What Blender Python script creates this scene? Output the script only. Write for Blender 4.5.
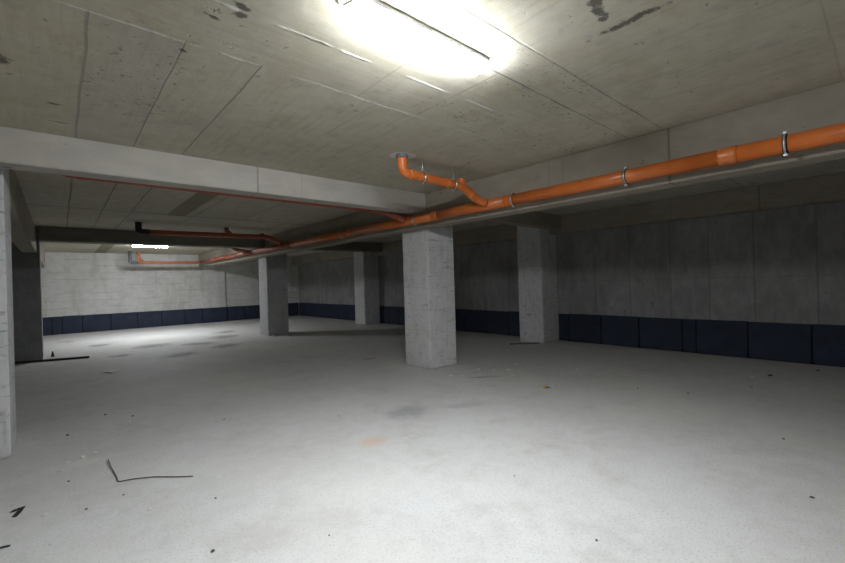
import bpy, bmesh, math, random
from mathutils import Vector, Matrix
C = bpy.context.scene.collection
for o in list(bpy.data.objects): bpy.data.objects.remove(o)
rnd = random.Random(7)

# ------------------------------------------------------------------ camera, world, exposure
H = 1.4
cd = bpy.data.cameras.new('camera'); cam = bpy.data.objects.new('camera', cd); C.objects.link(cam)
cd.sensor_width = 36; cd.lens = 412.6577 / 845 * 36; cd.clip_start = 0.05; cd.clip_end = 100
R_ = Vector((0.7502987, -0.66045061, -0.02927192)); U_ = Vector((0.02145971, -0.01992303, 0.99957119)); F_ = Vector((0.66075058, 0.75060513, 0.00077514))
m = Matrix((R_, U_, -F_)).transposed().to_4x4(); m.translation = (0, 0, H); cam.matrix_world = m
bpy.context.scene.camera = cam
w = bpy.data.worlds.new('world'); bpy.context.scene.world = w; w.use_nodes = True
w.node_tree.nodes['Background'].inputs[0].default_value = (0.5, 0.55, 0.6, 1); w.node_tree.nodes['Background'].inputs[1].default_value = 0.02
vs = bpy.context.scene.view_settings
bpy.context.scene.display_settings.display_device = 'sRGB'
vs.view_transform = 'Standard'; vs.look = 'None'; vs.gamma = 1; vs.use_curve_mapping = False; vs.exposure = 2.06
LAMP = 99.0; LAMP_FAR = 108.0

# ------------------------------------------------------------------ node helpers
class NT:
    def __init__(s, name):
        s.m = bpy.data.materials.new(name); s.m.use_nodes = True; s.t = s.m.node_tree; s.N = s.t.nodes; s.L = s.t.links
        s.b = s.N['Principled BSDF']; s.out = s.N['Material Output']
        tc = s.N.new('ShaderNodeTexCoord'); s.co = tc.outputs['Object']
        sp = s.N.new('ShaderNodeSeparateXYZ'); s.L.new(s.co, sp.inputs[0]); s.x, s.y, s.z = sp.outputs
    def put(s, sock, v):
        if isinstance(v, (int, float)): sock.default_value = v
        elif isinstance(v, (tuple, list)): sock.default_value = (*v, 1) if len(v) == 3 and sock.type == 'RGBA' else v
        else: s.L.new(v, sock)
    def ma(s, op, a, b=0, c=0, clamp=False):
        n = s.N.new('ShaderNodeMath'); n.operation = op; n.use_clamp = clamp
        for i, v in enumerate((a, b, c)): s.put(n.inputs[i], v)
        return n.outputs[0]
    def ss(s, v, a, b, lo=0.0, hi=1.0):      # smoothstep of v from a to b
        n = s.N.new('ShaderNodeMapRange'); n.interpolation_type = 'SMOOTHSTEP'
        s.put(n.inputs[0], v); s.put(n.inputs[1], a); s.put(n.inputs[2], b); s.put(n.inputs[3], lo); s.put(n.inputs[4], hi)
        return n.outputs[0]
    def noise(s, scale, det=4, rough=0.6, vec=(1, 1, 1), off=(0, 0, 0), dist=0):
        mp = s.N.new('ShaderNodeMapping'); s.L.new(s.co, mp.inputs[0]); mp.inputs['Scale'].default_value = vec; mp.inputs['Location'].default_value = off
        n = s.N.new('ShaderNodeTexNoise'); s.L.new(mp.outputs[0], n.inputs['Vector'])
        n.inputs['Scale'].default_value = scale; n.inputs['Detail'].default_value = det; n.inputs['Roughness'].default_value = rough; n.inputs['Distortion'].default_value = dist
        return n.outputs[0]
    def mix(s, f, a, b, mode='MIX'):
        n = s.N.new('ShaderNodeMix'); n.data_type = 'RGBA'; n.blend_type = mode
        s.put(n.inputs[0], f); s.put(n.inputs[6], a); s.put(n.inputs[7], b)
        return n.outputs[2]
    def line(s, v, c, wd, soft=None):         # 1 on |v-c|<wd
        d = s.ma('ABSOLUTE', s.ma('SUBTRACT', v, c)); return s.ss(d, wd, wd + (soft or wd), 1, 0)
    def rng(s, v, a, b, soft=0.01):
        return s.ma('MULTIPLY', s.ss(v, a - soft, a + soft), s.ss(v, b - soft, b + soft, 1, 0))
    def mul(s, *a):
        r = a[0]
        for q in a[1:]: r = s.ma('MULTIPLY', r, q)
        return r
    def mx(s, *a):
        r = a[0]
        for q in a[1:]: r = s.ma('MAXIMUM', r, q)
        return r
    def blob(s, x, y, rx, ry, wob=0.5, wn=None, soft=0.5, ang=0, X=None, Y=None):
        X = s.x if X is None else X; Y = s.y if Y is None else Y
        dx = s.ma('SUBTRACT', X, x); dy = s.ma('SUBTRACT', Y, y); ca, sa = math.cos(ang), math.sin(ang)
        u = s.ma('DIVIDE', s.ma('ADD', s.ma('MULTIPLY', dx, ca), s.ma('MULTIPLY', dy, sa)), rx)
        v = s.ma('DIVIDE', s.ma('SUBTRACT', s.ma('MULTIPLY', dy, ca), s.ma('MULTIPLY', dx, sa)), ry)
        d = s.ma('SQRT', s.ma('ADD', s.ma('MULTIPLY', u, u), s.ma('MULTIPLY', v, v)))
        if wn is not None: d = s.ma('ADD', d, s.ma('MULTIPLY', s.ma('SUBTRACT', wn, 0.5), wob * 2))
        return s.ss(d, 1 - soft, 1 + soft * 0.3, 1, 0)
    def done(s, col, rough=0.85, h=None, bd=0.01, bs=1.0, spec=0.3):
        s.put(s.b.inputs['Base Color'], col); s.put(s.b.inputs['Roughness'], rough); s.b.inputs['Specular IOR Level'].default_value = spec
        if h is not None:
            b = s.N.new('ShaderNodeBump'); b.inputs['Distance'].default_value = bd; b.inputs['Strength'].default_value = bs
            s.put(b.inputs['Height'], h); s.L.new(b.outputs[0], s.b.inputs['Normal'])
        return s.m

def plain(name, col, rough=0.5, metal=0, var=0.12, scale=12):
    n = NT(name); f = n.noise(scale, 4)
    c2 = tuple(max(0, c * (1 - var * 2)) for c in col)
    n.b.inputs['Metallic'].default_value = metal
    return n.done(n.mix(n.ss(f, 0.3, 0.7), c2, col), rough, n.noise(scale * 6, 3), 0.001, 0.3)

def concrete(name, base, dark, light, stretch=(1, 1, 1), amt=0.6, extra=None, pits=0.5, rough=0.85, pitscale=9):
    n = NT(name)
    big = n.noise(0.9, 5, 0.65, off=(3.1, 1.7, 9)); fine = n.noise(22, 6, 0.7); gr = n.noise(7, 5, 0.65, vec=stretch, dist=0.3)
    col = n.mix(n.ss(big, 0.35, 0.68), dark, base)
    col = n.mix(n.mul(n.ss(gr, 0.42, 0.72), amt), col, light)
    col = n.mix(n.mul(n.ss(gr, 0.5, 0.25), amt * 0.7), col, tuple(c * 0.72 for c in dark))
    col = n.mix(n.mul(n.ss(fine, 0.5, 0.75), 0.25), col, tuple(c * 0.8 for c in dark))
    pn = n.noise(pitscale * 1.5, 3, 0.55, vec=tuple(max(0.35, q) for q in stretch), off=(5, 2, 1)); pm = n.ss(pn, 0.68, 0.74)
    col = n.mix(n.mul(pm, pits), col, tuple(c * 0.3 for c in dark))
    h = n.ma('SUBTRACT', n.ma('ADD', n.mul(fine, 0.25), n.mul(gr, 0.5)), n.mul(pm, 1.0))
    if extra: col, h = extra(n, col, h, gr, fine, big)
    return n.done(col, rough, h, 0.006, 0.6)

# ------------------------------------------------------------------ materials
def ceil_extra(n, col, h, gr, fine, big):
    X, Y = n.x, n.y
    wob = n.noise(1.5, 2, off=(8, 8, 8)); Yw = n.ma('ADD', Y, n.mul(n.ma('SUBTRACT', wob, 0.5), 0.03)); Xw = n.ma('ADD', X, n.mul(n.ma('SUBTRACT', wob, 0.5), 0.03))
    brk = n.ss(n.noise(3.5, 4, off=(1, 5, 2)), 0.42, 0.6)
    # formwork joints between boards that run across the bay
    a = n.rng(Y, -3.0, 4.66)
    jd = n.mx(n.line(Yw, 1.36, .004), n.line(Yw, 1.66, .004), n.mul(n.line(Yw, 0.2, .004), 0.3), n.line(Yw, -1.2, .004))
    jd = n.mul(jd, n.ma('ADD', n.mul(brk, .5), .5))
    pale = n.mul(n.mx(n.mul(n.line(Yw, 2.06, .007), n.rng(X, .25, 2.6)), n.mul(n.line(Yw, 2.51, .006), n.rng(X, -.3, 3.2))), brk)
    # boards running along the bay
    b = n.rng(Y, 2.5, 4.66)
    xs = [0.13, 0.54, 0.95]
    jx = n.mx(n.mul(n.line(Xw, 0.13, .005), .8), n.line(Xw, .54, .0035), n.line(Xw, .95, .0035), *[n.mul(n.line(Xw, q, .004), .35) for q in (1.8, 2.75)])
    jxa = n.mul(jx, b)
    c = n.rng(Y, 1.66, 2.5); jxc = n.mul(n.mx(n.line(Xw, 1.62, .004), n.line(Xw, 2.18, .004)), c, .5)
    bb = n.rng(Y, 4.9, 11.2); jb = n.mul(n.mx(n.mx(*[n.line(Xw, q, .006) for q in (.14, .56, .94, 1.9, 2.75, 3.65)]), n.mul(n.line(Yw, 6.72, .006), .4), n.line(Yw, 8.55, .02)), bb)
    g = n.ma('GREATER_THAN', X, 4.5); jg = n.mul(n.mx(n.line(Yw, 3.0, .005), n.line(Yw, 1.5, .005)), g)
    J = n.mx(n.mul(jd, a), n.mul(jxa, .8), n.mul(jxc, .7), jb, jg)
    # per-board tone
    vor = n.N.new('ShaderNodeTexWhiteNoise'); vor.noise_dimensions = '2D'
    cb = n.N.new('ShaderNodeCombineXYZ')
    n.put(cb.inputs[0], n.ma('FLOOR', n.ma('DIVIDE', n.ma('SUBTRACT', X, .13), .41)))
    n.put(cb.inputs[1], n.ma('ADD', n.ma('ADD', n.ma('GREATER_THAN', Y, 2.5), n.ma('GREATER_THAN', Y, 1.66)), n.ma('ADD', n.ma('GREATER_THAN', Y, 1.36), n.ma('GREATER_THAN', Y, 6.72))))
    n.L.new(cb.outputs[0], vor.inputs['Vector'])
    col = n.mix(n.mul(vor.outputs['Value'], .35), col, (0.46, 0.42, 0.30))
    my = n.noise(2.6, 6, .72, off=(3, 3, 7)); col = n.mix(n.mul(n.ss(my, .48, .68), .5), col, (0.40, 0.355, 0.235)); my2 = n.noise(4, 6, .75, off=(13, 3, 7)); col = n.mix(n.mul(n.ss(my2, .52, .7), .45), col, (0.33, 0.315, 0.28))
    # long streaks left by the planks
    sx = n.noise(5, 6, .7, vec=(.35, 5, 1)); sy = n.noise(5, 6, .7, vec=(5, .35, 1))
    zone = n.mul(n.ma('GREATER_THAN', Y, 1.36), n.ma('LESS_THAN', Y, 2.5))
    zf = n.mx(n.ma('SUBTRACT', 1, n.rng(Y, 1.36, 2.5)), 0.0)
    st = n.ma('ADD', n.mul(sy, zf), n.mul(sx, n.ma('SUBTRACT', 1, zf)))
    col = n.mix(n.mul(n.ss(st, .5, .72), .4), col, (0.32, 0.29, 0.235))
    col = n.mix(n.mul(n.ss(st, .48, .3), .4), col, (0.55, 0.53, 0.48))
    # pale laitance, then joints
    col = n.mix(n.mul(J, .62), col, (0.15, 0.145, 0.135))
    col = n.mix(n.mul(pale, .85), col, (0.75, 0.74, 0.7))
    # plaster patch round the drain
    wn = n.noise(9, 3, off=(2, 2, 2))
    col = n.mix(n.mul(n.blob(2.76, 3.38, .15, .12, .35, wn, .12), .9), col, (0.72, 0.7, 0.66))
    # grime specks, thick in one board and along the joints near the lamp
    sp = n.ss(n.noise(26, 4, .6, off=(6, 2, 9)), .6, .66); zone2 = n.mx(n.mul(n.rng(X, .13, .62, .05), n.rng(Y, 2.5, 3.9, .3)), n.mul(n.line(Yw, 1.45, .05, .12), .8), n.mul(n.line(Yw, 1.72, .03, .1), n.ss(X, 1.9, 2.1), .9), n.mul(n.line(Yw, 2.25, .1, .2), n.ss(X, 1.9, 2.2), .8))
    col = n.mix(n.mul(sp, zone2, .7), col, (0.12, 0.11, 0.09))
    col = n.mix(n.mul(n.rng(X, .13, .54), n.rng(Y, 2.5, 4.66), .22), col, (0.40, 0.385, 0.36))
    # damp stains
    wf = n.noise(22, 5, .75, off=(4, 4, 4))
    S = n.mx(*[n.blob(x, y, rx * 1.15, ry * 1.15, 1.5, wf, .45, an) for x, y, rx, ry, an in
        [(2.0, .93, .05, .03, .4), (2.08, .95, .055, .022, 0), (2.15, .965, .03, .02, 0), (2.28, .88, .025, .16, 0), (.68, 2.02, .045, .02, .5), (.70, 2.09, .03, .022, 0), (.6, 2.19, .035, .012, .3),
         (-.235, 3.33, .05, .07, 0), (-.24, 3.05, .03, .04, 0), (.0, 3.9, .05, .012, 0), (.03, 4.3, .05, .01, 0), (.55, 2.6, .018, .018, 0)]])
    col = n.mix(n.mul(S, .85), col, (0.07, 0.065, 0.055))
    # timber strips left in the slab
    T = n.mx(n.mul(n.rng(X, 1.47, 1.76), n.rng(Y, 5.9, 8.6, .03)), n.mul(n.rng(X, .93, 1.24), n.rng(Y, 12.0, 18.2, .03)))
    col = n.mix(n.mul(T, .8), col, (0.19, 0.165, 0.09))
    h = n.ma('ADD', n.ma('SUBTRACT', h, n.mul(J, 2.0)), n.mul(pale, 2.0))
    return col, h
M_ceil = concrete('board_marked_slab_concrete', (0.56, 0.52, 0.425), (0.46, 0.425, 0.335), (0.63, 0.60, 0.52), (1, 1, 1), .35, ceil_extra, .75)

def floor_extra(n, col, h, gr, fine, big):
    sp = n.noise(70, 3, .7); col = n.mix(n.mul(n.ss(sp, .5, .68), .55), col, (0.36, 0.35, 0.33)); col = n.mix(n.mul(n.ss(n.noise(40, 4, .7, off=(9, 1, 1)), .58, .7), .3), col, (0.7, 0.69, 0.66))
    wn = n.noise(6, 5, .7, off=(2, 7, 2)); w2 = n.noise(2.2, 5, .7, off=(7, 7, 2), vec=(1, 1, 1))
    col = n.mix(n.mul(n.ss(w2, .5, .72), .35), col, (0.39, 0.37, 0.34))
    col = n.mix(n.mul(n.ss(n.noise(.7, 3, .5, off=(4, 1, 1)), .5, .7), .3), col, (0.66, 0.64, 0.58))
    col = n.mix(n.mul(n.blob(2.06, 3.06, .16, .13, .6, wn, .8), .55), col, (0.62, 0.40, 0.26))
    col = n.mix(n.mul(n.blob(2.8, 3.48, .3, .24, .8, wn, .7), .6), col, (0.27, 0.275, 0.29))
    col = n.mix(n.mul(n.blob(3.4, 3.2, .35, .12, .8, wn, .8, -.5), .35), col, (0.3, 0.3, 0.31))
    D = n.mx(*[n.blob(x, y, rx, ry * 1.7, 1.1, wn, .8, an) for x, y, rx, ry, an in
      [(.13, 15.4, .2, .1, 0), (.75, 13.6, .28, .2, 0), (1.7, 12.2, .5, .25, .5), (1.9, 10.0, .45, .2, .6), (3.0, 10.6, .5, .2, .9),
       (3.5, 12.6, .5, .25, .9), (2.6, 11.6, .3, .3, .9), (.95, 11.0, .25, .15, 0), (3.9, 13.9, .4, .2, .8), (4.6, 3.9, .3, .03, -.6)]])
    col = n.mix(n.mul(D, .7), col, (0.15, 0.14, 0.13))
    col = n.mix(n.mul(n.blob(4.9, 3.9, .5, .25, .8, wn, .8), .35), col, (0.62, 0.6, 0.56))
    col = n.mix(n.mul(n.blob(.05, 4.4, .3, .12, .9, wn, .6), .4), col, (0.68, 0.66, 0.62))
    return col, h
M_floor = concrete('dusty_floor_concrete', (0.605, 0.60, 0.585), (0.56, 0.55, 0.53), (0.655, 0.645, 0.63), (1, 1, 1), .35, floor_extra, .25, .72, 14)

def wall_extra(n, col, h, gr, fine, big):
    Y, Z = n.y, n.z
    J = n.mx(n.mx(*[n.line(Y, q, .006) for q in (.72, 1.46, 2.08, 2.68, 3.4, 4.1, 6.3, 7.1, 7.9, 8.7, 9.5, 10.3, 11.1, 13.2, 14, 14.8, 15.6, 16.4)]), n.mul(n.line(Z, 1.32, .005), .5))
    col = n.mix(n.mul(J, .35), col, (0.13, 0.13, 0.125))
    wn = n.noise(2.2, 4, .6, vec=(1, 1, .35)); col = n.mix(n.mul(n.ss(wn, .5, .7), .5), col, (0.19, 0.185, 0.175))
    return col, n.ma('SUBTRACT', h, n.mul(J, 2))
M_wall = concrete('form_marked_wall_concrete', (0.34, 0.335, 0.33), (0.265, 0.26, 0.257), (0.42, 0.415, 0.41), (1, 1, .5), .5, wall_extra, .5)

def far_extra(n, col, h, gr, fine, big):
    X, Z = n.x, n.z
    zw = n.ma('ADD', Z, n.mul(n.ma('SUBTRACT', n.noise(1, 2), .5), .04))
    J = n.mx(*[n.line(zw, q, .008) for q in (.85, 1.1, 1.35, 1.6, 1.82, 2.05, 2.3, 2.5)])
    J = n.mul(J, n.ss(n.noise(1.3, 3, off=(1, 1, 1), vec=(1, 1, 4)), .4, .62))
    V = n.mx(*[n.line(X, q, .012) for q in (1.1, 2.14, 3.3)])
    col = n.mix(n.mul(J, .33), col, (0.2, 0.19, 0.17)); col = n.mix(n.mul(V, .3), col, (0.6, 0.59, 0.55))
    w = n.noise(2.5, 5, .65, vec=(1.4, 1, .4), off=(3, 3, 3)); col = n.mix(n.mul(n.ss(w, .5, .7), .4), col, (0.36, 0.34, 0.28))
    wl = n.noise(3.2, 5, .65, vec=(.3, 1, 2.5), off=(9, 3, 3)); col = n.mix(n.mul(n.ss(wl, .52, .7), .4), col, (0.62, 0.61, 0.58))
    return col, n.ma('SUBTRACT', h, n.mul(J, 2))
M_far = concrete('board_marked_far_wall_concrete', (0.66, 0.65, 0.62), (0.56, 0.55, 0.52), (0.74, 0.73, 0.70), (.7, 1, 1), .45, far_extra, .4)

def col_extra(n, col, h, gr, fine, big):
    w = n.noise(5, 5, .7, vec=(.8, 1.6, 5), off=(2, 4, 8)); k = n.ss(w, .57, .66)
    v = n.noise(6, 5, .7, vec=(3, 3, .4), off=(6, 1, 8)); col = n.mix(n.mul(n.ss(v, .5, .7), .4), col, (0.33, 0.33, 0.325))
    col = n.mix(n.mul(k, .5), col, (0.19, 0.19, 0.185))
    cr = n.ma('ADD', n.z, n.mul(n.ma('SUBTRACT', n.noise(3, 4), .5), .12)); J = n.mx(*[n.line(cr, q, .003) for q in (.62, .95, 1.3, 1.9)]); col = n.mix(n.mul(J, n.ss(v, .4, .6), .5), col, (0.15, 0.15, 0.15))
    foot = n.ss(n.ma('ADD', n.z, n.mul(fine, .12)), .04, .12, 1, 0)
    col = n.mix(n.mul(foot, .4), col, (0.5, 0.49, 0.46))
    return col, n.ma('SUBTRACT', h, k)
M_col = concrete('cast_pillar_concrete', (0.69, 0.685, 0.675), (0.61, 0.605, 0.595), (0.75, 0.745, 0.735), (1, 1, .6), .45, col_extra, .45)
M_col_shade = concrete('shade_darkened_pillar_concrete', (0.25, 0.255, 0.255), (0.20, 0.205, 0.205), (0.3, 0.305, 0.305), (1, 1, .6), .45, col_extra, .45)  # pillar concrete with the middle bay's shade put into its colour
M_col_halfshade = concrete('half_shade_pillar_concrete', (0.46, 0.465, 0.46), (0.4, 0.4, 0.395), (0.53, 0.53, 0.525), (1, 1, .6), .45, col_extra, .45)  # pillar concrete partly darkened to stand in for shade on the farther pillar
def beam_extra(n, col, h, gr, fine, big):
    J = n.mx(n.mul(n.line(n.x, 1.69, .006), n.ma('LESS_THAN', n.y, 6)), n.mul(n.line(n.x, 2.21, .003), n.ma('LESS_THAN', n.y, 6), .5))
    col = n.mix(n.mul(J, .5), col, (0.16, 0.155, 0.14))
    pn = n.ss(n.noise(9, 3, .5, vec=(.6, 1, 1.6), off=(3, 9, 2)), .72, .77)
    low = n.mul(pn, n.ss(n.z, 2.45, 2.62, 1, .15))
    col = n.mix(n.mul(low, .8), col, (0.12, 0.115, 0.1))
    return col, n.ma('SUBTRACT', h, n.mul(J, 1.5))
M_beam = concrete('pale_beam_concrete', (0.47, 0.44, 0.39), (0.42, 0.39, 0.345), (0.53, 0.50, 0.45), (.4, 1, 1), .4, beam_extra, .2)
def beam2_extra(n, col, h, gr, fine, big):
    J = n.mx(n.line(n.y, 1.32, .006), *[n.mul(n.line(n.y, q, .004), .4) for q in (2.38, 2.55, 4.0, 7.6, 9.4, 13.4)])
    col = n.mix(n.mul(J, .6), col, (0.13, 0.125, 0.11))
    return col, n.ma('SUBTRACT', h, n.mul(J, 1.5))
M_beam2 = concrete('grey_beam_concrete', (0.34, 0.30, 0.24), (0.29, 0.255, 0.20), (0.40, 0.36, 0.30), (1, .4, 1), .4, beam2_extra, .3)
M_beam_shade = concrete('shade_darkened_beam_concrete', (0.21, 0.20, 0.165), (0.17, 0.16, 0.13), (0.26, 0.25, 0.21), (.4, 1, 1), .4, None, .3)  # beam concrete darkened in colour for the shade on the farther cross beams

def board_mat():
    n = NT('navy_sheet'); w = n.noise(3, 4); d = n.noise(25, 5, .7)
    col = n.mix(n.ss(w, .35, .7), (0.026, 0.034, 0.060), (0.036, 0.046, 0.078))
    col = n.mix(n.mul(n.ss(d, .55, .75), .25), col, (0.06, 0.065, 0.085))
    return n.done(col, .75, n.ma('ADD', n.noise(4, 2), n.mul(d, .15)), .008, .5)
M_board = board_mat()
M_joint = plain('black_sealing', (0.006, 0.006, 0.008), .7)
def pipe_mat(name, a, b):
    n = NT(name); f = n.noise(5, 3); d = n.noise(30, 6, .75, vec=(1, 1, 1))
    col = n.mix(n.ss(f, .3, .7), a, b); col = n.mix(n.mul(n.ss(d, .56, .72), .3), col, (0.55, 0.4, 0.3))
    return n.done(col, .38, n.noise(3, 2), .002, .3, .5)
M_pipe = pipe_mat('orange_plastic', (0.50, 0.12, 0.020), (0.58, 0.15, 0.027))
M_rust = pipe_mat('dusty_red_orange_plastic', (0.30, 0.07, 0.035), (0.37, 0.09, 0.04))
M_pipe3 = pipe_mat('faded_orange_plastic', (0.40, 0.12, 0.05), (0.46, 0.15, 0.065))
M_greyp = plain('grey_plastic', (0.14, 0.15, 0.16), .5)
M_blackp = plain('black_plastic_stub', (0.028, 0.028, 0.03), .5)
M_rubber = plain('black_rubber', (0.012, 0.012, 0.014), .6)
M_zinc = plain('galvanised_steel', (0.62, 0.62, 0.64), .35, .8)
M_white = plain('white_plastic', (0.82, 0.82, 0.86), .4)
M_timber = plain('weathered_timber', (0.20, 0.165, 0.11), .8, 0, .2)
M_dkt = plain('dark_wet_timber', (0.055, 0.048, 0.04), .8)
M_rust2 = plain('rusty_wire', (0.13, 0.115, 0.10), .7, .3)
M_crumb = plain('concrete_crumb', (0.78, 0.77, 0.74), .9, 0, .1, 30)
M_dcrumb = plain('dark_grit', (0.12, 0.105, 0.095), .9)
M_yel = plain('yellow_film', (0.6, 0.42, 0.04), .5)
M_paper = plain('white_paper', (0.75, 0.75, 0.74), .7)
M_cable = plain('grey_cable', (0.16, 0.16, 0.15), .5)
def emis(name, s):
    # an opal lens over a downward strip: it gives most light downwards, less out of its flanks
    n = NT(name); n.put(n.b.inputs['Base Color'], (0.8, 0.8, 0.8)); n.put(n.b.inputs['Emission Color'], (0.90, 0.95, 1.0))
    g = n.N.new('ShaderNodeNewGeometry'); q = n.N.new('ShaderNodeSeparateXYZ'); n.L.new(g.outputs['Normal'], q.inputs[0])
    n.put(n.b.inputs['Emission Strength'], n.ss(q.outputs[2], -.8, 0, s * .95, s * .5))
    return n.m

# ------------------------------------------------------------------ object helpers
def link(name, me, mat, parent=None):
    o = bpy.data.objects.new(name, me); C.objects.link(o)
    for mm in (mat if isinstance(mat, (list, tuple)) else [mat]): me.materials.append(mm)
    if parent is not None: o.parent = parent
    return o
def tag(o, label=None, cat=None, group=None, kind=None):
    if label: o['label'] = label
    if cat: o['category'] = cat
    if group: o['group'] = group
    if kind: o['kind'] = kind
    return o
def thing(name, label, cat, loc=(0, 0, 0), group=None):
    o = bpy.data.objects.new(name, None); C.objects.link(o); o.location = loc; o.empty_display_size = .1
    return tag(o, label, cat, group)
def bm_box(bm, a, b):
    a, b = [min(p, q) for p, q in zip(a, b)], [max(p, q) for p, q in zip(a, b)]
    v = [bm.verts.new((x, y, z)) for x in (a[0], b[0]) for y in (a[1], b[1]) for z in (a[2], b[2])]
    for f in ((0, 1, 3, 2), (4, 6, 7, 5), (0, 4, 5, 1), (2, 3, 7, 6), (0, 2, 6, 4), (1, 5, 7, 3)): bm.faces.new([v[i] for i in f])
def fin(bm, name, mat, parent=None, smooth=False, bevel=0, seg=2, offset=None):
    if bevel: bmesh.ops.bevel(bm, geom=list(bm.edges), offset=bevel, segments=seg, affect='EDGES', profile=.5)
    bmesh.ops.recalc_face_normals(bm, faces=bm.faces)
    me = bpy.data.meshes.new(name)
    if offset is not None: bmesh.ops.translate(bm, verts=bm.verts, vec=[-q for q in offset])
    for f in bm.faces: f.smooth = smooth
    bm.to_mesh(me); bm.free(); return link(name, me, mat, parent)
def box(name, a, b, mat, parent=None, bevel=0, seg=2):
    bm = bmesh.new(); bm_box(bm, a, b); return fin(bm, name, mat, parent, False, bevel, seg)
def sweep(bm, pts, rads, n=20, cap=True):
    pts = [Vector(p) for p in pts]; T = []
    for i in range(len(pts)):
        a = pts[i] - pts[i - 1] if i else pts[1] - pts[0]; b = pts[i + 1] - pts[i] if i < len(pts) - 1 else a
        if a.length < 1e-6: a = b
        if b.length < 1e-6: b = a
        T.append((a.normalized() + b.normalized()).normalized())
    up = Vector((0, 0, 1)) if abs(T[0].z) < .9 else Vector((1, 0, 0)); N = (up - T[0] * up.dot(T[0])).normalized(); rings = []
    for i, p in enumerate(pts):
        N = (N - T[i] * N.dot(T[i])).normalized(); B = T[i].cross(N)
        rings.append([bm.verts.new(p + (N * math.cos(2 * math.pi * k / n) + B * math.sin(2 * math.pi * k / n)) * rads[i]) for k in range(n)])
    for r1, r2 in zip(rings, rings[1:]):
        for k in range(n): bm.faces.new((r1[k], r1[(k + 1) % n], r2[(k + 1) % n], r2[k]))
    if cap: bm.faces.new(rings[0][::-1]); bm.faces.new(rings[-1])
def rounded(path, r, steps=6):
    P = [Vector(p) for p in path]; out = [P[0]]
    for i in range(1, len(P) - 1):
        a = (P[i - 1] - P[i]); b = (P[i + 1] - P[i]); d = min(r, a.length * .45, b.length * .45); a = P[i] + a.normalized() * d; b = P[i] + b.normalized() * d
        for k in range(steps + 1):
            t = k / steps; out.append(a * (1 - t) ** 2 + P[i] * 2 * t * (1 - t) + b * t * t)
    return out + [P[-1]]
def tube(name, path, r, mat, parent=None, bend=0, n=20):
    bm = bmesh.new(); p = rounded(path, bend) if bend else [Vector(q) for q in path]; sweep(bm, p, [r] * len(p), n); return fin(bm, name, mat, parent, True)
def socket(c, d, r, mat, parent, L=.075, name='socket'):
    """a pipe socket: flared sleeve with a raised bead at its mouth"""
    c = Vector(c); d = Vector(d).normalized(); prof = [(-.5, 1.0), (-.42, 1.05), (-.05, 1.055), (.12, 1.055), (.2, 1.13), (.38, 1.13), (.46, 1.06), (.5, 1.02)]
    bm = bmesh.new(); sweep(bm, [c + d * (L * t) for t, _ in prof], [r * q for _, q in prof], 24); return fin(bm, name, mat, parent, True)
def clamp(c, d, r, parent, to):
    """pipe clip: rubber lined steel band with two bolt lugs and a threaded rod"""
    c = Vector(c); d = Vector(d).normalized(); bm = bmesh.new()
    sweep(bm, [c - d * .014, c - d * .014, c + d * .014, c + d * .014], [r, r * 1.07, r * 1.07, r], 24, False)
    k = fin(bm, 'clamp', M_rubber, parent, True)
    bm = bmesh.new(); sweep(bm, [c - d * .008, c - d * .008, c + d * .008, c + d * .008], [r * 1.05, r * 1.13, r * 1.13, r * 1.05], 24, False); fin(bm, 'band', M_zinc, k, True)
    for s in (1, -1):
        q = c + Vector((-.012, 0, s * (r * 1.13 + .008))); bm = bmesh.new(); bm_box(bm, q - Vector((.014, .013, .010)), q + Vector((.014, .013, .010))); fin(bm, 'bolt_lug', M_zinc, k, False, .003)
    tube('threaded_rod', [c + (Vector(to) - c).normalized() * r * 1.1, Vector(to)], .005, M_zinc, k, 0, 8)
    return k

# ------------------------------------------------------------------ structure
ZC, ZA, ZB, XR, YF, XL, YN = 2.739, 2.238, 2.451, 8.426, 18.364, -4.6, -4.4
def struct(o): o['kind'] = 'structure'; return o
struct(box('floor', (XL - .3, YN - .3, -.2), (XR + .3, YF + .3, 0), M_floor))
struct(box('ceiling', (XL - .3, YN - .3, ZC), (XR + .3, YF + .3, ZC + .25), M_ceil))
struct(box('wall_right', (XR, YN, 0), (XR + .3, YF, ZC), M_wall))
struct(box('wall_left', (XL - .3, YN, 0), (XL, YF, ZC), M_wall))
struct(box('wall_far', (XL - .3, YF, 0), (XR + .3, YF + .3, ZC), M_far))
struct(box('wall_near', (XL - .3, YN - .3, 0), (XR + .3, YN, ZC), M_wall))

def rough_box(name, a, b, mat, cell=.12, amp=.003, bevel=.012):
    """cast concrete member: chamfered arrises and slightly uneven faces"""
    bm = bmesh.new(); bm_box(bm, a, b); bmesh.ops.bevel(bm, geom=list(bm.edges), offset=bevel, segments=2, affect='EDGES')
    for ax in range(3):
        k = max(1, int((b[ax] - a[ax]) / cell))
        for i in range(1, k):
            co = [0, 0, 0]; co[ax] = a[ax] + (b[ax] - a[ax]) * i / k; no = [0, 0, 0]; no[ax] = 1
            bmesh.ops.bisect_plane(bm, geom=list(bm.verts) + list(bm.edges) + list(bm.faces), plane_co=co, plane_no=no)
    r = random.Random(sum(map(ord, name)) + int(a[0] * 10) + int(a[1] * 10))
    for v in bm.verts:
        on = [abs(v.co[i] - a[i]) < 1e-4 or abs(v.co[i] - b[i]) < 1e-4 for i in range(3)]
        if v.co.z < a[2] + .01 or v.co.z > b[2] - .01: continue
        v.co.x += r.uniform(-amp, 0) if v.co.x > (a[0] + b[0]) / 2 else r.uniform(0, amp); v.co.y += r.uniform(-amp, 0) if v.co.y > (a[1] + b[1]) / 2 else r.uniform(0, amp)
    return fin(bm, name, mat, None, False)
def pillar(a, b, label, mat=M_col, g='concrete pillars of the hall'):
    return tag(rough_box('concrete_pillar', a, b, mat), label, 'pillar', g)
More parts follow.
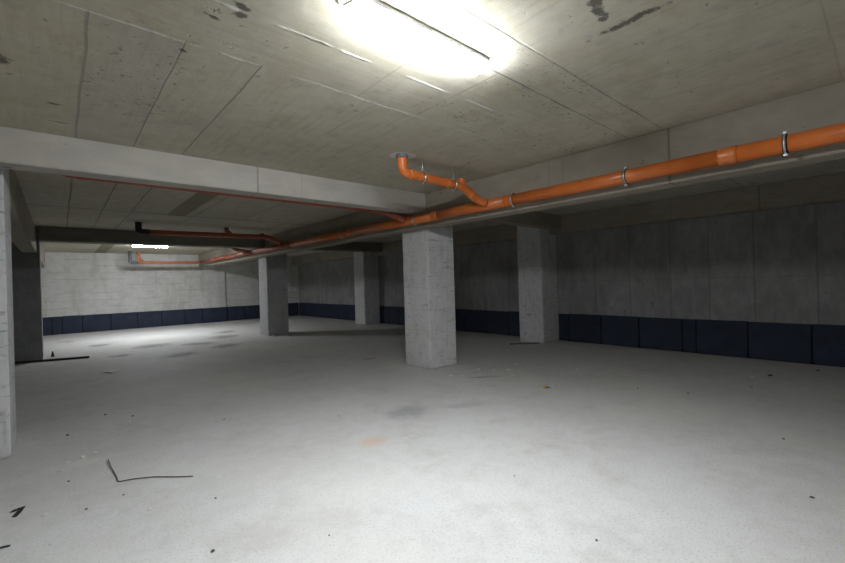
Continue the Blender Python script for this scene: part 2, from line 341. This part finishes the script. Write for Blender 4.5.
def beam(a, b, label, mat):
    return tag(rough_box('concrete_beam', a, b, mat, .6, .001, .008), label, 'beam', 'concrete beams under the ceiling')

X1, Y1, WX, WY, Y3 = 4.389, 4.844, .598, .638, 11.596
XA, YB1, YB2 = 4.209, 4.653, 11.214
XPF = YF - .08
pillar((X1, Y1, 0), (X1 + WX, Y1 + WY, ZC), 'freestanding square concrete pillar in the middle of the hall, nearest under the orange pipe')
pillar((X1, Y3, 0), (X1 + WX, Y3 + WY, ZC), 'farther freestanding concrete pillar under the orange pipe, lit on its narrow left face', M_col_halfshade)
pillar((7.797, 4.967, 0), (XR, 5.585, ZC), 'concrete pillar against the dark right wall with lath at its foot')
pillar((7.797, 11.872, 0), (XR, 12.50, ZC), 'small distant concrete pillar against the right wall, seen between the two freestanding pillars')
pillar((-.939, 5.017, 0), (-.339, 5.655, ZC), 'concrete pillar cut off by the left edge of the photo')
pillar((-.887, 11.651, 0), (-.287, 12.289, ZC), 'shaded dark concrete pillar at the left, behind the nearest left one', M_col_shade)
pillar((4.32, YF - .08, 0), (5.19, YF - .002, ZC), 'shallow concrete pilaster on the far wall where the long beam ends', M_far)

beam((XA, YN, ZA), (XA + .26, YF - .08, ZC), 'long concrete beam carrying the orange drain pipe across the hall', M_beam2)
beam((-.62, YN, ZA), (-.405, YB1 + .24, ZC), 'concrete beam running towards the camera above the nearest left pillar, mostly out of frame', M_beam2)
beam((-.56, 5.657, ZA), (-.337, YF, ZC), 'long concrete beam running from the nearest left pillar to the far wall', M_beam2)
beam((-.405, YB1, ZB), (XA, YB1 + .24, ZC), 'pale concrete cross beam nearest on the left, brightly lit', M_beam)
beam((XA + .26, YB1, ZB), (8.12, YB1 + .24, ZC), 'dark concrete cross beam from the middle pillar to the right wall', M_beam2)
beam((-.29, YB2, ZB), (XA, YB2 + .42, ZC), 'shaded dark olive cross beam in front of the far lamp', M_beam_shade)
beam((XA + .26, YB2, ZB), (8.12, YB2 + .42, ZC), 'shaded cross beam from the farther freestanding pillar to the right wall', M_beam_shade)
beam((8.12, YN, 2.365), (XR, YF, ZC), 'concrete edge beam along the top of the right wall', M_beam2)

# ------------------------------------------------------------------ base boards of navy sheet
ZBD = .598
def board_mesh(u0, u1, axis, seed):
    """one sheet: slightly uneven, with rounded lower corners, standing off the wall"""
    r = random.Random(seed); g = .011; n = 8; a, b = u0 + g, u1 - g; rc = min(.05, (b - a) * .3)
    top = ZBD + r.uniform(-.006, .006); lean = r.uniform(-.008, .008)
    outl = [(a, top), (a + (b - a) * .5, top + r.uniform(-.003, .004)), (b, top + r.uniform(-.004, .004))]
    for k in range(n + 1):
        t = math.pi / 2 * k / n; outl.append((b + lean - rc + rc * math.cos(t), .012 + rc - rc * math.sin(t)))
    for k in range(n + 1):
        t = math.pi / 2 * k / n; outl.append((a + lean + rc - rc * math.sin(t), .012 + rc - rc * math.cos(t)))
    bm = bmesh.new(); th = .022; off = r.uniform(0, .006)
    def P(u, z, d): return (XR - .006 - d, u, z) if axis == 'y' else (u, YW - .006 - d, z)
    f = [bm.verts.new(P(u, z, th + off)) for u, z in outl]; k_ = [bm.verts.new(P(u, z, 0)) for u, z in outl]
    bm.faces.new(f); bm.faces.new(k_[::-1]); m_ = len(f)
    for i in range(m_): bm.faces.new((f[i], f[(i + 1) % m_], k_[(i + 1) % m_], k_[i]))
    return bm
YW = YF
def base_board(u0, u1, axis, seed, label):
    bm = board_mesh(u0, u1, axis, seed); c = ((XR, (u0 + u1) / 2, 0) if axis == 'y' else ((u0 + u1) / 2, YW, 0))
    t = thing('base_board', label, 'wall board', c, 'navy sheets lining the foot of the walls')
    fin(bm, 'sheet', M_board, t, False, 0, 2, c)
    bm = bmesh.new()
    if axis == 'y': bm_box(bm, (XR - .006, u0 - .002, .002), (XR - .0005, u1 + .002, ZBD - .003)); bm_box(bm, (XR - .034, u0 + .0005, .002), (XR - .006, u1 - .0005, .011))
    else: bm_box(bm, (u0 - .002, YW - .006, .002), (u1 + .002, YW - .0005, ZBD - .003))
    fin(bm, 'backing', M_joint, t, False, 0, 2, c)
ed = [.06, .80, 1.56, 2.29, 2.51, 3.25, 3.99, 4.71, 4.96]
nm = ['nearest at the right edge of the photo', 'second from the right edge of the photo', 'third from the right edge of the photo', 'narrow strip fourth from the right edge of the photo', 'just left of the narrow strip', 'second to the left of the narrow strip', 'third to the left of the narrow strip', 'sliver touching the right-hand wall pillar']
for i in range(8): base_board(ed[i], ed[i + 1], 'y', i, 'navy sheet on the right wall, ' + nm[i])
ed = [5.59, 6.33, 7.06, 7.8, 8.54, 9.28, 10.02, 10.76, 11.3, 11.868]
o_ = ['first', 'second', 'third', 'fourth', 'fifth', 'sixth', 'seventh', 'eighth', 'ninth', 'tenth', 'eleventh']
for i in range(9): base_board(ed[i], ed[i + 1], 'y', 20 + i, 'navy sheet between the right wall pillars, %s from the nearer' % o_[i])
ed = [12.505, 13.24, 13.98, 14.72, 15.46, 16.2, 16.94, 17.68, 18.33]
for i in range(8): base_board(ed[i], ed[i + 1], 'y', 40 + i, 'navy sheet beyond the distant right wall pillar, %s from it' % o_[i])
ed = [-.95, -.21, .05, .58, 1.35, 2.14, 2.9, 3.68, 4.315]
for i in range(8): base_board(ed[i], ed[i + 1], 'x', 60 + i, 'navy sheet on the far wall left of the pilaster, %s from the left' % o_[i])
YW = YF - .082; base_board(4.285, 5.20, 'x', 80, 'navy sheet across the foot of the far wall pilaster')
YW = YF; ed = [5.195, 5.95, 6.7, 7.5, 8.385]
for i in range(4): base_board(ed[i], ed[i + 1], 'x', 81 + i, 'navy sheet on the far wall right of the pilaster, %s from it' % o_[i])

# ------------------------------------------------------------------ lamps
def lamp(x0, x1, y, strength, label, cable):
    t = thing('ceiling_light', label, 'light', ((x0 + x1) / 2, y, ZC), 'tube lights on the ceiling'); c = ((x0 + x1) / 2, y, ZC)
    bm = bmesh.new(); bm_box(bm, (x0, y - .052, ZC - .024), (x1, y + .052, ZC - .001)); fin(bm, 'housing', M_white, t, False, .003, 2, c)
    bm = bmesh.new(); prof = [(-.046, -.022)] + [(-.046 * math.cos(math.pi * k / 12), -.028 - .036 * math.sin(math.pi * k / 12)) for k in range(13)] + [(.046, -.022)]
    A = [bm.verts.new((x0 + .004, y + a, ZC + b)) for a, b in prof]; B = [bm.verts.new((x1 - .004, y + a, ZC + b)) for a, b in prof]
    for i in range(len(prof) - 1): bm.faces.new((A[i], A[i + 1], B[i + 1], B[i]))
    bm.faces.new(A); bm.faces.new(B)
    fin(bm, 'diffuser', emis('lamp_diffuser', strength), t, True, 0, 2, c)
    if cable:
        bm = bmesh.new(); p = rounded([Vector(q) - Vector((0, 0, 0)) for q in cable], .04); sweep(bm, p, [.004] * len(p), 8); fin(bm, 'cable', M_cable, t, True, 0, 2, c)
lamp(1.065, 1.985, 1.63, LAMP, 'glowing white tube light on the ceiling at the top of the photo, large and near', [(1.07, 1.64, ZC - .012), (1.045, 1.72, ZC - .006), (1.0, 1.68, ZC - .006), (.9, 1.3, ZC - .006)])
lamp(1.63, 2.52, 14.65, LAMP_FAR, 'small distant glowing tube light seen below the dark cross beam', None)

# ------------------------------------------------------------------ drain pipes
XP = 4.08; R = .066
def pz(y): return 2.345 + (.004 * max(0, y - 4))
mp = thing('drain_pipe', 'long orange drain pipe clipped along the beam, running the length of the hall', 'pipe', (XP, 4, 2.345)); mo = Vector((XP, 4, 2.345))
def rel(p): return Vector(p) - mo
ys = [-1.5, .85, 3.0, 4.3, 6.6, 9.1, 11.6, 14.2, 17.25]
for a, b in zip(ys, ys[1:]): tube('pipe_length', [rel((XP, a, pz(a))), rel((XP, b, pz(b)))], R, M_pipe if b < 9.5 else M_rust, mp, 0, 28)
for y in ys[1:-1]: socket(rel((XP, y, pz(y))), (0, -1, 0), R, M_pipe if y < 9.5 else M_rust, mp, .13)
for y in (-.7, .5, 1.65, 2.95, 4.75, 6.9, 8.3, 10.3, 13.2, 15.6): clamp(rel((XP, y, pz(y))), (0, 1, 0), R, mp, rel((XP + .128, y, pz(y) + .0)))

def branch(name, label, path, r, mat, sockets=(), bend=.09, stubs=(), flange=None, rods=(), grp=None, cols=None, caps=()):
    b0 = Vector(path[0]); t = thing(name, label, 'pipe', b0, grp)
    rl = lambda q: Vector(q) - b0
    tube('pipe_run', [rl(q) for q in path], r, mat, t, bend)
    for c, d in sockets: socket(rl(c), d, r, mat, t, .09)
    for pth, rr, mm in stubs: tube('stub', [rl(q) for q in pth], rr, mm, t, .05)
    for c, d, mm in caps: socket(rl(c), d, r, mm, t, .06, 'end_cap')
    if flange: bm = bmesh.new(); c = rl(flange); sweep(bm, [c + Vector((0, 0, q)) for q in (0, -.01, -.03, -.035)], [r * 1.35, r * 1.35, r * 1.25, r * 1.05], 24); fin(bm, 'collar', M_greyp, t, True)
    for c, d in rods: clamp(rl(c), d, r, t, rl((c[0], c[1], ZC)))
    return t
# branch 1: from the ceiling down to the main pipe, near the lamp
b1 = branch('branch_pipe', 'short orange pipe elbowing down from the ceiling patch into the long pipe', [(2.73, 3.37, ZC), (2.73, 3.37, 2.555), (3.66, 3.37, 2.525), (3.86, 3.37, 2.42), (3.97, 3.34, 2.365), (4.012, 3.31, 2.355)], .05, M_pipe,
    sockets=[((2.73, 3.37, 2.66), (0, 0, 1)), ((2.87, 3.37, 2.55), (-1, 0, .03)), ((3.42, 3.37, 2.533), (-1, 0, .03)), ((3.82, 3.37, 2.437), (-.85, 0, .5))],
    bend=.1, flange=(2.73, 3.37, ZC), rods=[((3.02, 3.37, 2.546), (1, 0, 0)), ((3.5, 3.37, 2.53), (1, 0, 0))],
    caps=[((3.62, 3.37, 2.575), (.35, 0, 1), M_pipe)])
# pipe tucked behind the pale cross beam
branch('branch_pipe', 'thin orange pipe running just behind the underside of the pale cross beam', [(.03, 5.0, ZC), (.03, 5.0, 2.505), (1.3, 5.0, 2.499), (3.55, 5.0, 2.488), (3.8, 5.0, 2.45), (3.96, 4.95, 2.375), (4.012, 4.92, 2.36)], .05, M_rust,
    sockets=[((.2, 5.0, 2.504), (-1, 0, 0)), ((3.45, 5.0, 2.488), (-1, 0, 0)), ((3.86, 4.975, 2.42), (-.8, .2, .4))], bend=.08)
# pipe in front of the dark cross beam
branch('branch_pipe', 'dusty red pipe with a black elbow hung in front of the dark cross beam', [(1.36, 9.8, 2.555), (2.6, 9.8, 2.565), (3.72, 9.8, 2.575), (3.9, 9.76, 2.52), (4.02, 9.68, 2.42)], .052, M_rust,
    sockets=[((2.75, 9.8, 2.566), (-1, 0, 0)), ((3.68, 9.8, 2.575), (-1, 0, 0)), ((3.94, 9.74, 2.49), (-.5, .3, .6))],
    stubs=[([(1.2, 9.8, ZC), (1.2, 9.8, 2.555), (1.38, 9.8, 2.556)], .058, M_blackp), ([(2.83, 9.8, ZC), (2.84, 9.8, 2.66), (2.95, 9.8, 2.57)], .05, M_rust), ([(3.62, 9.8, 2.57), (3.62, 9.8, 2.65)], .05, M_rust)], bend=.06)
# swan neck behind the dark cross beam
branch('branch_pipe', 'short swan-neck pipe dropping into the long pipe behind the dark cross beam', [(3.68, 12.3, ZC), (3.68, 12.3, 2.52), (3.86, 12.15, 2.43), (4.0, 11.92, 2.39)], .052, M_rust, sockets=[((3.68, 12.3, 2.58), (0, 0, 1)), ((3.95, 12.02, 2.405), (-.5, .6, .1))], bend=.09)
# pipe under the far wall
branch('branch_pipe', 'distant orange pipe with a grey elbow hung in front of the far wall', [(2.0, 17.2, 2.345), (3.0, 17.2, 2.35), (3.96, 17.2, 2.365), (4.012, 17.18, 2.37)], .052, M_pipe3,
    sockets=[((3.55, 17.2, 2.36), (-1, 0, 0)), ((2.3, 17.2, 2.347), (-1, 0, 0)), ((3.9, 17.2, 2.363), (-1, 0, 0))],
    stubs=[([(1.84, 17.2, ZC), (1.84, 17.2, 2.345), (2.06, 17.2, 2.346)], .055, M_greyp), ([(2.08, 17.2, ZC), (2.08, 17.2, 2.56), (2.09, 17.2, 2.5), (2.22, 17.2, 2.36)], .05, M_pipe3)], bend=.08)

# ------------------------------------------------------------------ litter on the floor
def stone(name, x, y, s, mat, label, cat, grp=None, sq=.6, seed=0):
    r = random.Random(seed); bm = bmesh.new(); bmesh.ops.create_icosphere(bm, subdivisions=2, radius=s)
    for v in bm.verts: v.co *= r.uniform(.7, 1.15); v.co.z *= sq; v.co.x *= 1.2
    lo = min(v.co.z for v in bm.verts)
    for v in bm.verts: v.co.z = max(v.co.z, lo * .55)
    lo = min(v.co.z for v in bm.verts)
    for v in bm.verts: v.co.z -= lo - .0005
    o = fin(bm, name, mat); o.location = (x, y, 0); o.rotation_euler = (0, 0, r.uniform(0, 6)); return tag(o, label, cat, grp)
t = tag(tube('bent_wire', [(.27, 4.27, .02), (.275, 4.1, .014), (.292, 3.86, .006), (.29, 3.755, .007), (.38, 3.735, .006), (.5, 3.66, .006), (.62, 3.54, .006), (.715, 3.46, .006)], .0038, M_rust2, None, .03, 8), 'thin dark bent wire lying on the bright floor at the lower left', 'wire')
def strip(name, pts, wd, th, mat, label, cat, z=.001):
    bm = bmesh.new(); P = [Vector((x, y, z + dz)) for x, y, dz in pts]; rows = []
    for i, p in enumerate(P):
        d = (P[min(i + 1, len(P) - 1)] - P[max(i - 1, 0)]).normalized(); s = Vector((-d.y, d.x, 0)).normalized() * wd / 2
        rows.append([bm.verts.new(q) for q in (p - s, p + s, p + s + Vector((0, 0, th)), p - s + Vector((0, 0, th)))])
    for a, b in zip(rows, rows[1:]):
        for k in range(4): bm.faces.new((a[k], a[(k + 1) % 4], b[(k + 1) % 4], b[k]))
    bm.faces.new(rows[0][::-1]); bm.faces.new(rows[-1]); o = fin(bm, name, mat); return tag(o, label, cat)
strip('plastic_scrap', [(-.262, 3.765, .0), (-.235, 3.75, .008), (-.208, 3.755, .012), (-.225, 3.70, .006), (-.243, 3.66, .0)], .026, .004, M_blackp, 'folded black plastic scrap on the floor near the left pillar', 'scrap')
strip('plastic_scrap', [(-.30, 3.27, .0), (-.262, 3.265, .004), (-.235, 3.262, .0)], .014, .004, M_blackp, 'flat black sliver on the floor at the bottom left edge', 'scrap')
tag(box('timber_batten', (-.0, 0, 0), (1.2, .05, .04), M_dkt, None, .003), 'dark timber batten lying beside the shaded left pillar', 'timber').matrix_world = Matrix.Translation((-.70, 11.58, .001)) @ Matrix.Rotation(-.33, 4, 'Z')
bm = bmesh.new(); bmesh.ops.create_cone(bm, cap_ends=True, segments=5, radius1=.035, radius2=.01, depth=.12); bmesh.ops.translate(bm, verts=bm.verts, vec=(0, 0, .06))
ch = tag(fin(bm, 'timber_chip', M_dkt), 'small upright splintered offcut standing beside the shaded left pillar', 'timber'); ch.location = (-.14, 12.15, 0)
tag(box('timber_lath', (0, 0, 0), (.62, .05, .02), M_timber, None, .002), 'short timber lath lying along the foot of the right-hand wall pillar', 'timber').matrix_world = Matrix.Translation((7.22, 5.42, .001)) @ Matrix.Rotation(-.72, 4, 'Z')
strip('film_scrap', [(4.60, 2.955, .0), (4.63, 2.945, .02), (4.66, 2.93, .012), (4.69, 2.92, 0)], .05, .003, M_yel, 'small crumpled yellow scrap on the floor right of the middle pillar', 'scrap')
strip('paper_scrap', [(4.72, 2.90, 0), (4.75, 2.89, .012), (4.78, 2.875, 0)], .04, .002, M_paper, 'tiny pale scrap beside the yellow one on the floor', 'scrap')
tag(tube('curved_wire', [(4.2, 6.5, .005), (4.24, 6.41, .005), (4.32, 6.37, .005), (4.4, 6.41, .005), (4.43, 6.48, .006)], .005, M_rust2, None, .1, 8), 'short curved dark wire on the floor left of the middle pillar', 'wire')
strip('paper_scrap', [(.52, 9.0, 0), (.6, 8.97, .015), (.7, 8.9, 0)], .12, .004, M_paper, 'crumpled pale paper scrap on the dim floor at the left', 'scrap')
# pixel-sized grit and crumbs seen on the slab (x, y, size, dark)
px = [(.03, 5.35, .02, 1), (.58, 5.6, .018, 1), (.36, 5.9, .018, 1), (.58, 2.41, .016, 1), (2.11, 1.06, .011, 1), (7.13, 1.1, .035, 1), (3.45, .35, .016, 1), (7.89, .70, .03, 1), (.02, 4.05, .012, 1), (.3, 3.5, .01, 1),
      (5.5, 1.6, .018, 1), (4.5, .62, .014, 1), (6.3, 1.15, .018, 1), (1.28, 4.7, .014, 1), (2.2, 3.9, .012, 1), (.1, 3.45, .012, 1), (1.1, 2.1, .008, 1), (2.4, 1.8, .008, 1), (5.35, 2.1, .015, 1), (.75, 3.0, .01, 1)]
def GL(x, y, i):
    if x > 6: return ['dark grit lump on the shadowed floor near the foot of the right wall', 'dark grit lump toward the right wall, off the sheets'][x < 7]
    if x < .4 and y > 3.9: return 'dark grit lump on the floor just right of the nearest left pillar'
    if x < 1: return 'dark grit lump on the bright floor around the bent wire'
    if y < 2.5 and x < 3: return 'tiny dark grit lump on the brightest floor at the bottom of the photo'
    if y > 3: return 'dark grit lump on the open floor left of the grey stain'
    return 'dark grit lump on the open floor at the right of the photo'
def CL(x, y):
    if x < .5 and y > 3.9: return 'pale crumb on the floor beside the foot of the nearest left pillar'
    if x < 1 and y < 3.9: return 'pale crumb on the bright floor below the bent wire'
    if x < 1: return 'pale crumb beside the crumpled paper on the dim left floor'
    if y > 10: return 'pale crumb at the foot of the farther freestanding pillar'
    if x < 4.2: return 'pale crumb on the floor around the grey stain'
    if x < 5.7 and y > 3.5: return 'pale concrete crumb by the foot of the middle pillar'
    if y > 4.5: return 'pale crumb on the dark floor between the middle pillar and right wall'
    return 'pale crumb on the floor in front of the right wall'
for i, (x, y, s, d) in enumerate(px): stone('grit', x, y, s * .68, M_dcrumb, GL(x, y, i), 'grit', 'dark grit on the floor', .6, i)
pc = [(4.30, 4.32, .035), (4.42, 4.20, .025), (4.66, 4.05, .02), (4.9, 4.3, .03), (5.05, 4.12, .022), (5.2, 3.95, .03), (5.3, 4.4, .02), (5.6, 4.1, .025), (4.0, 3.9, .014), (4.15, 3.55, .012), (6.9, 1.25, .028), (6.1, 2.3, .02), (5.9, 3.2, .02),
      (.12, 4.55, .025), (.2, 4.6, .02), (.02, 4.5, .018), (-.02, 4.32, .02), (.4, 3.15, .012), (.85, 3.3, .012), (6.6, 5.0, .03), (4.45, 11.35, .05), (4.9, 3.65, .02), (.65, 8.8, .03), (3.7, 3.5, .012), (6.4, 1.7, .016), (-.1, 3.55, .015)]
for i, (x, y, s) in enumerate(pc): stone('concrete_crumb', x, y, s * .95, M_crumb, CL(x, y), 'rubble', 'pale concrete crumbs on the floor', .42, 50 + i)
